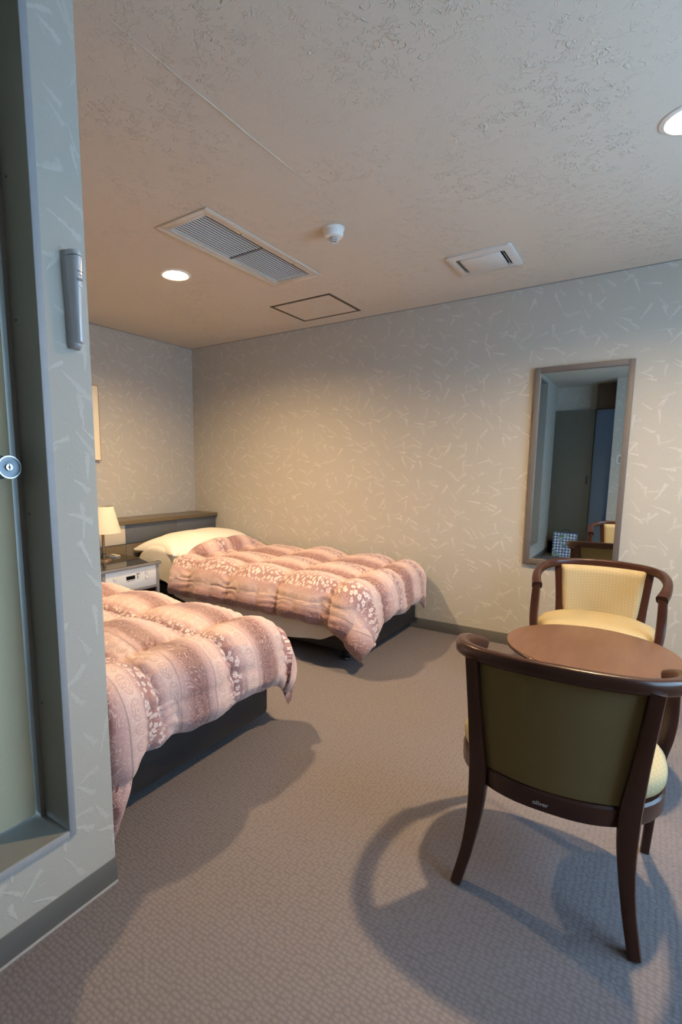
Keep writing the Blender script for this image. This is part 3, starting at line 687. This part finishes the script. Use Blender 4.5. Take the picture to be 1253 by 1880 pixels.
def duvet(name, label, x_head, xf, yl, yh, ol, oh, of, seed, bumpf=None, ytips=(), stips=(), ymin=-9, ymax=9, xmax=9, zt=ZT+0.012, corner=0.35, sph=0.0, tseam=0.45):
    Ls, Lt = 0.44, 0.385
    t0 = yl-ol; tw = (yh+oh)-t0
    def foot(v):
        tt = t0+v*tw; o_ = of
        for yc_, amt, wd_ in ytips: o_ += amt*math.exp(-((tt-yc_)/wd_)**2)
        return o_ + 0.022*noise.noise(Vector((tt*7, seed, 0)))
    def st(u, v):
        return x_head + u*(xf+foot(v)-x_head), t0+v*tw
    def base(u, v):
        s, tt = st(u, v)
        hem = 0.03*noise.noise(Vector((s*5, seed+9, 1)))
        sg = sum(am*math.exp(-((s-xc_)/w_)**2) for xc_, am, w_ in stips)
        if tt < yl: tt = yl + (tt-yl)*(1+hem+sg)
        if tt > yh and oh > 0.1: tt = yh + (tt-yh)*(1+hem+sg)
        P_ = drape(s, tt, xf, yl, yh, zt, 0.10, 0.24, bumpf, corner, of, max(ol, oh, 0.05))
        # gathered folds in the hanging skirt
        ex = max(0.0, s-xf); ey = max(0.0, yl-tt, tt-yh)
        if ex > 0: P_.x += 0.16*min(ex, 0.3)*noise.noise(Vector((tt*8.5, seed*3.1, 2)))
        if ey > 0 and tt < yl: P_.y += 0.16*min(ey, 0.3)*noise.noise(Vector((s*7.5, seed*1.7, 5)))
        if ey > 0 and tt > yh: P_.y += 0.16*min(ey, 0.3)*noise.noise(Vector((s*7.5, seed*2.7, 5)))
        P_.y = min(max(P_.y, ymin), ymax)
        return P_
    def puff(u, v, P_):
        s, tt = st(u, v); a = s-x_head; b = tt-t0
        qs = abs(math.sin(PI*(a+sph)/Ls)); qt = abs(math.sin(PI*(b-tseam)/Lt)) if b > tseam-Lt/2 and b < tw-0.20 else 1.0
        q = (qs**0.48)*(qt**0.48)
        e = min(1.0, min(a, b, t0+tw-tt, xf+foot(v)-s)/0.05); e = max(e, 0.0)**0.5
        ds = math.asin(min(1, qs))*Ls/PI; dt = math.asin(min(1, qt))*Lt/PI
        wr = 0.0085*math.sin(tt*140+6*noise.noise(Vector((s*9, tt*9, seed))))*math.exp(-ds/0.06)
        wr += 0.0085*math.sin(s*130+6*noise.noise(Vector((s*9, tt*9, seed+3))))*math.exp(-dt/0.06)
        big = 0.020*noise.noise(Vector((s*3.1, tt*3.3, seed)))+0.008*noise.noise(Vector((s*11, tt*10, seed+5)))
        return e*(0.016+0.062*q+wr*(0.4+0.6*q)+big*(0.3+0.7*q))+0.004
    o = cloth(name, base, 210, 165, puff, lambda u, v, P_: 0.0, 'duvet', lambda u, v: (st(u, v)[0], st(u, v)[1]))
    for vt in o.data.vertices:
        vt.co.y = min(max(vt.co.y, ymin), ymax); vt.co.x = min(vt.co.x, xmax)
        vt.co.z = max(vt.co.z, 0.02)
    return tag(o, label, 'duvet', 'quilted duvets on the beds')
duvet('duvet', 'quilted pink paisley striped duvet on the far bed by the right wall', 0.86, 2.475, YA0+0.01, YA1-0.09, 0.30, 0.06, 0.31, 2.3, bumpf=pillow_h, ytips=((-0.06, 0.05, 0.06), (-1.06, 0.085, 0.16)), stips=((2.58, 0.22, 0.18),), ymax=-0.022, corner=0.10, sph=0.22)
duvet('duvet', 'quilted pink paisley striped duvet on the near bed beside the left corner wall', 0.62, 2.475, YB0+0.02, YB1-0.03, 0.03, 0.30, 0.31, 7.7, ytips=((-2.955, 0.21, 0.085), (-1.93, 0.03, 0.12)), stips=((2.55, 0.10, 0.2),), ymin=-2.978, corner=0.08, tseam=0.26)

# white sheet over the pillow and down the side of the far bed
def hemz(x):
    pts = [(0.34, 0.27), (0.62, 0.235), (0.80, 0.23), (1.06, 0.195), (1.5, 0.145), (1.95, 0.11), (2.25, 0.14), (2.42, 0.20), (2.50, 0.30)]
    for (a, za), (b, zb) in zip(pts, pts[1:]):
        if x <= b: return za+(zb-za)*sstep(a, b, x)
    return pts[-1][1]
def sheet_base(u, v):
    x = 0.345 + u*(2.485-0.345); yl, yh = YA0+0.02, YA1-0.012; r = 0.045
    drop = ZT+0.006-hemz(x)-(r-r*PI/2)
    t0 = yl-drop; tt = t0+v*(yh-t0)
    P_ = drape(x, tt, 9, yl, yh, ZT+0.006, r, 0.02, lambda a, b: pillow_h(a, b)*1.0)
    if tt < yl:
        k = min(1, (yl-tt)/0.3)
        P_.y -= 0.020*k + 0.012*k*noise.noise(Vector((x*4.5, 3, 3)))
    P_.z += 0.010*noise.noise(Vector((x*6, P_.y*5, 8)))*sstep(1.1, 0.8, x)*(1 if tt >= yl else 0)
    return P_
o = cloth('bed_sheet', sheet_base, 110, 90, lambda u, v, P_: 0.004, lambda u, v, P_: 0.0, 'sheet', lambda u, v: (u*2.1, v*1.4))
tag(o, 'white bed sheet pulled over the pillow and hanging down the far bed side', 'sheet')
# pillow under the sheet with its corner showing
def pillow(name, cx_, cy_, zb, label):
    bm = bmesh.new(); n = 36; top, bot = [], []
    for i in range(n+1):
        ra, rb = [], []
        for j in range(n+1):
            a, b = 2*i/n-1, 2*j/n-1
            e = (max(0, 1-abs(a)**2.5)*max(0, 1-abs(b)**2.5))**0.5
            px_ = a*0.25*(1-0.10*(1-abs(a))*abs(b)**2-0.05*b*b*0); py_ = b*0.47*(1-0.06*(1-a*a))
            zz = 0.185*e + 0.01*noise.noise(Vector((a*2, b*2, 1)))*e
            lift = 0.06*abs(b)**3
            ra.append(bm.verts.new((px_, py_, 0.02+lift+zz))); rb.append(bm.verts.new((px_, py_, 0.012+lift*0.9-0.008*e)))
        top.append(ra); bot.append(rb)
    for i in range(n):
        for j in range(n):
            bm.faces.new((top[i][j], top[i+1][j], top[i+1][j+1], top[i][j+1])); bm.faces.new((bot[i][j], bot[i][j+1], bot[i+1][j+1], bot[i+1][j]))
    edge = [(i, 0) for i in range(n)] + [(n, j) for j in range(n)] + [(i, n) for i in range(n, 0, -1)] + [(0, j) for j in range(n, 0, -1)]
    for k in range(len(edge)):
        a, b = edge[k], edge[(k+1) % len(edge)]
        bm.faces.new((top[b[0]][b[1]], top[a[0]][a[1]], bot[a[0]][a[1]], bot[b[0]][b[1]]))
    o = obj(name, bm, 'sheet', smooth=60); o.location = (cx_, cy_, zb)
    return tag(o, label, 'pillow')
pillow('pillow', 0.575, -0.585, ZT+0.002, 'white pillow corner peeking from under the sheet on the far bed')

# ------------------------------------------------------------------ armchairs
def d_outline(k, grow=0.0, n=48):
    """seat outline: wide rounded front, narrower curved back (front = +y)"""
    out = []
    for i in range(n):
        th = 2*PI*i/n; c_, s_ = math.cos(th), math.sin(th)
        e = 2.0/2.7
        x = math.copysign(abs(c_)**e, c_); y = math.copysign(abs(s_)**e, s_)
        wx = 0.286 if y > 0 else 0.286-0.062*(-y)**1.8
        out.append(((wx+grow)*x, (0.235+grow)*y + (0.012 if y > 0 else 0.0)))
    return out
def slab(o_, rows):
    bm = bmesh.new(); rings = []
    for g_, z in rows: rings.append([bm.verts.new((x, y, z)) for x, y in o_(g_)])
    n = len(rings[0])
    for a, b in zip(rings, rings[1:]):
        for i in range(n): bm.faces.new((a[i], a[(i+1) % n], b[(i+1) % n], b[i]))
    bm.faces.new(rings[0]); bm.faces.new(rings[-1]); return bm
def make_chair():
    t = thing('armchair', '', 'chair', group='barrel back armchairs at the round table')
    oo = lambda g_: d_outline(0, g_)
    ap = obj('seat_apron', slab(oo, [(-0.020, 0.318), (-0.012, 0.315), (-0.004, 0.318), (0.0, 0.325), (0.0, 0.372), (-0.006, 0.378), (-0.030, 0.379)]), 'wood', t)
    bm = bmesh.new(); oc = d_outline(0, 0.0); n = len(oc); rings = []
    for sc_, z in [(0.955, 0.380), (0.995, 0.390), (1.008, 0.408), (0.998, 0.428), (0.945, 0.446), (0.82, 0.460), (0.60, 0.470), (0.35, 0.475), (0.12, 0.477)]:
        rings.append([bm.verts.new((x*sc_, y*sc_+0.012, z)) for x, y in oc])
    for a, b in zip(rings, rings[1:]):
        for i in range(n): bm.faces.new((a[i], a[(i+1) % n], b[(i+1) % n], b[i]))
    bm.faces.new(rings[0]); bm.faces.new(rings[-1]); obj('seat', bm, 'gold', t, smooth=70)
    # top rail: back and both arms in one sweep
    R_ = [(-0.284, 0.165, 0.646), (-0.298, 0.115, 0.668), (-0.307, 0.04, 0.691), (-0.301, -0.045, 0.710), (-0.272, -0.135, 0.724), (-0.206, -0.198, 0.732), (-0.105, -0.233, 0.737), (0, -0.243, 0.739)]
    R_ = R_ + [(-x, y, z) for x, y, z in reversed(R_[:-1])]
    def rs(q):
        k = abs(q-0.5)*2; k = k*k
        return (0.0165+0.010*k, 0.0225+0.001*k)
    obj('top_rail', sweep(catmull(R_, 72), rs, n=16, expo=3.4), 'wood', t, smooth=50)
    for s_ in (-1, 1):
        fp = catmull([(s_*0.289, 0.148, 0.652), (s_*0.292, 0.150, 0.54), (s_*0.289, 0.172, 0.45), (s_*0.281, 0.195, 0.36), (s_*0.275, 0.213, 0.20), (s_*0.268, 0.230, 0.0)], 26)
        obj('leg', sweep(fp, lambda q: (0.019+0.004*math.sin(PI*min(1, q*1.6))-0.006*q, 0.019+0.006*math.sin(PI*min(1, q*1.5))-0.004*q), upv=(0, 1, 0), n=12, expo=5), 'wood', t)
        rp = catmull([(s_*0.232, -0.196, 0.722), (s_*0.222, -0.196, 0.62), (s_*0.208, -0.190, 0.48), (s_*0.198, -0.182, 0.36), (s_*0.200, -0.190, 0.24), (s_*0.214, -0.212, 0.11), (s_*0.236, -0.246, 0.0)], 30)
        obj('leg', sweep(rp, lambda q: (0.019+0.010*math.exp(-((q-0.52)/0.22)**2)-0.003*q, 0.018+0.008*math.exp(-((q-0.52)/0.25)**2)), upv=(0, 1, 0), n=12, expo=5), 'wood', t)
    # upholstered curved back panel between the rear posts
    bm = bmesh.new(); nx_, nz_ = 24, 18; fr, bk = [], []
    for j in range(nz_+1):
        z = 0.377+(0.722-0.377)*j/nz_; ra, rb = [], []
        hw = 0.182+0.031*(j/nz_)
        for i in range(nx_+1):
            a = 2*i/nx_-1; x = a*hw; y = -0.174-0.010*(j/nz_)-0.042*(1-a*a)
            e = min(1.0, (1-abs(a))/0.10, j/nz_/0.06, (1-j/nz_)/0.06); e = max(e, 0)**0.5
            ra.append(bm.verts.new((x, y+0.008+0.018*e+0.006*(1-a*a), z))); rb.append(bm.verts.new((x, y-0.004-0.004*e, z)))
        fr.append(ra); bk.append(rb)
    for j in range(nz_):
        for i in range(nx_):
            bm.faces.new((fr[j][i], fr[j][i+1], fr[j+1][i+1], fr[j+1][i])); bm.faces.new((bk[j][i+1], bk[j][i], bk[j+1][i], bk[j+1][i+1]))
        bm.faces.new((fr[j][0], fr[j+1][0], bk[j+1][0], bk[j][0])); bm.faces.new((fr[j][nx_], bk[j][nx_], bk[j+1][nx_], fr[j+1][nx_]))
    for i in range(nx_):
        bm.faces.new((fr[0][i], bk[0][i], bk[0][i+1], fr[0][i+1])); bm.faces.new((fr[nz_][i], fr[nz_][i+1], bk[nz_][i+1], bk[nz_][i]))
    br = obj('backrest', bm, 'gold', t, smooth=60)
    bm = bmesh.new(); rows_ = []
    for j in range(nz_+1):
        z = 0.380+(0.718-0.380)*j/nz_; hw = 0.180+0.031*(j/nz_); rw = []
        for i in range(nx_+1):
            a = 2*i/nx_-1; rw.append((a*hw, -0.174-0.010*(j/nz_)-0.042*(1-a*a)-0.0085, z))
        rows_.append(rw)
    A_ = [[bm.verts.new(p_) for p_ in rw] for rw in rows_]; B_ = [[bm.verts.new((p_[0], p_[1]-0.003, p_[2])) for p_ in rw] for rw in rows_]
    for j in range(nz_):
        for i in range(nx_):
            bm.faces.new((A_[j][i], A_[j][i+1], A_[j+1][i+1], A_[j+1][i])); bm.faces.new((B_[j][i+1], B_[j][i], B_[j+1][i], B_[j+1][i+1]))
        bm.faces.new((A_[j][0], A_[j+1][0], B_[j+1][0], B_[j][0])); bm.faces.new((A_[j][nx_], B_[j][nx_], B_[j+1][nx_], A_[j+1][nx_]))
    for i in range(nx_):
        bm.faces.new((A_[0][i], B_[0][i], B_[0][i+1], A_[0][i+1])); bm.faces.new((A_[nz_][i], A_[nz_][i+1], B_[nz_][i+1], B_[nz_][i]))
    o = obj('shaded_back_cover', bm, 'shadedback', t, smooth=60); o['label'] = 'plain rear cloth, shade darkened into its olive brown colour'  # added layer carrying the rear face's shade as colour
    # small nameplate lettering on the rear of the apron
    text_mesh('lettering', 'oliver', 0.018, 'silver', ap, Matrix.Translation((-0.015, -0.2365, 0.343)) @ Matrix.Rotation(PI/2, 4, 'X'), 0.0002)
    return t
ch = make_chair(); ch.location = (3.853, -2.130, 0); ch.rotation_euler = (0, 0, math.radians(2.0))
ch['label'] = 'dark wood barrel armchair seen from behind in the right foreground'
c2 = copy_tree(ch); c2.location = (3.835, -0.66, 0); c2.rotation_euler = (0, 0, math.radians(180))
c2['label'] = 'dark wood barrel armchair facing the camera in front of the mirror'

# ------------------------------------------------------------------ round table
t = thing('round_table', 'low round brown table between the two armchairs', 'table', (3.868, -1.42, 0))
TZ = 0.53
obj('table_top', lathe([(0.0, TZ-0.024), (0.305, TZ-0.024), (0.322, TZ-0.016), (0.328, TZ-0.006), (0.326, TZ-0.001), (0.322, TZ), (0.0, TZ)], 72), 'table', t)
obj('edge_band', lathe([(0.3265, TZ-0.0155), (0.3295, TZ-0.013), (0.3300, TZ-0.006), (0.3280, TZ-0.004)], 72, cap=False), 'wood', t)
for k in (0, 1):
    bm = boxes((-0.21, 0.21, -0.022, 0.022, TZ-0.062, TZ-0.0245)); bmesh.ops.rotate(bm, verts=bm.verts, cent=(0, 0, 0), matrix=Matrix.Rotation(math.radians(45+90*k), 3, 'Z'))
    obj('cross_rail', bm, 'wood', t, smooth=0)
obj('column', lathe([(0.032, 0.05), (0.026, 0.10), (0.026, 0.40), (0.034, TZ-0.062)], 28), 'wood', t)
for k in range(4):
    an = math.radians(45+90*k)
    pth = catmull([(0.0, 0, 0.085), (0.07, 0, 0.075), (0.14, 0, 0.04), (0.185, 0, 0.016)], 10)
    pth = [Vector((p_.x*math.cos(an), p_.x*math.sin(an), p_.z)) for p_ in pth]
    obj('leg', sweep(pth, lambda q: (0.020-0.004*q, 0.024-0.010*q), n=10, expo=4), 'wood', t)

# ------------------------------------------------------------------ gift bag (seen in the mirror)
t = thing('gift_bag', 'blue and white dotted paper gift bag on the floor, seen in the mirror', 'bag', (3.03, -4.53, 0), math.radians(4))
bm = bmesh.new(); rows = [(0.0, 0.155, 0.055), (0.02, 0.155, 0.056), (0.20, 0.155, 0.045), (0.36, 0.155, 0.030)]; rg = []
for z, a, b in rows:
    rg.append([bm.verts.new(q) for q in ((-a, -b, z), (a, -b, z), (a, 0, z*0.999), (a, b, z), (-a, b, z), (-a, 0, z*0.999))])
for p_, q_ in zip(rg, rg[1:]):
    for i in range(6): bm.faces.new((p_[i], p_[(i+1) % 6], q_[(i+1) % 6], q_[i]))
bm.faces.new(rg[0])
bo = obj('bag_body', bm, 'bag', t, smooth=0)
for s_ in (-1, 1):
    hp = catmull([(-0.06, s_*0.028, 0.345), (-0.05, s_*0.034, 0.39), (0.0, s_*0.038, 0.405), (0.05, s_*0.034, 0.39), (0.06, s_*0.028, 0.345)], 16)
    obj('handle', sweep(hp, lambda q: (0.0025, 0.0025), upv=(0, 1, 0.01), n=6, expo=2), 'print', t)
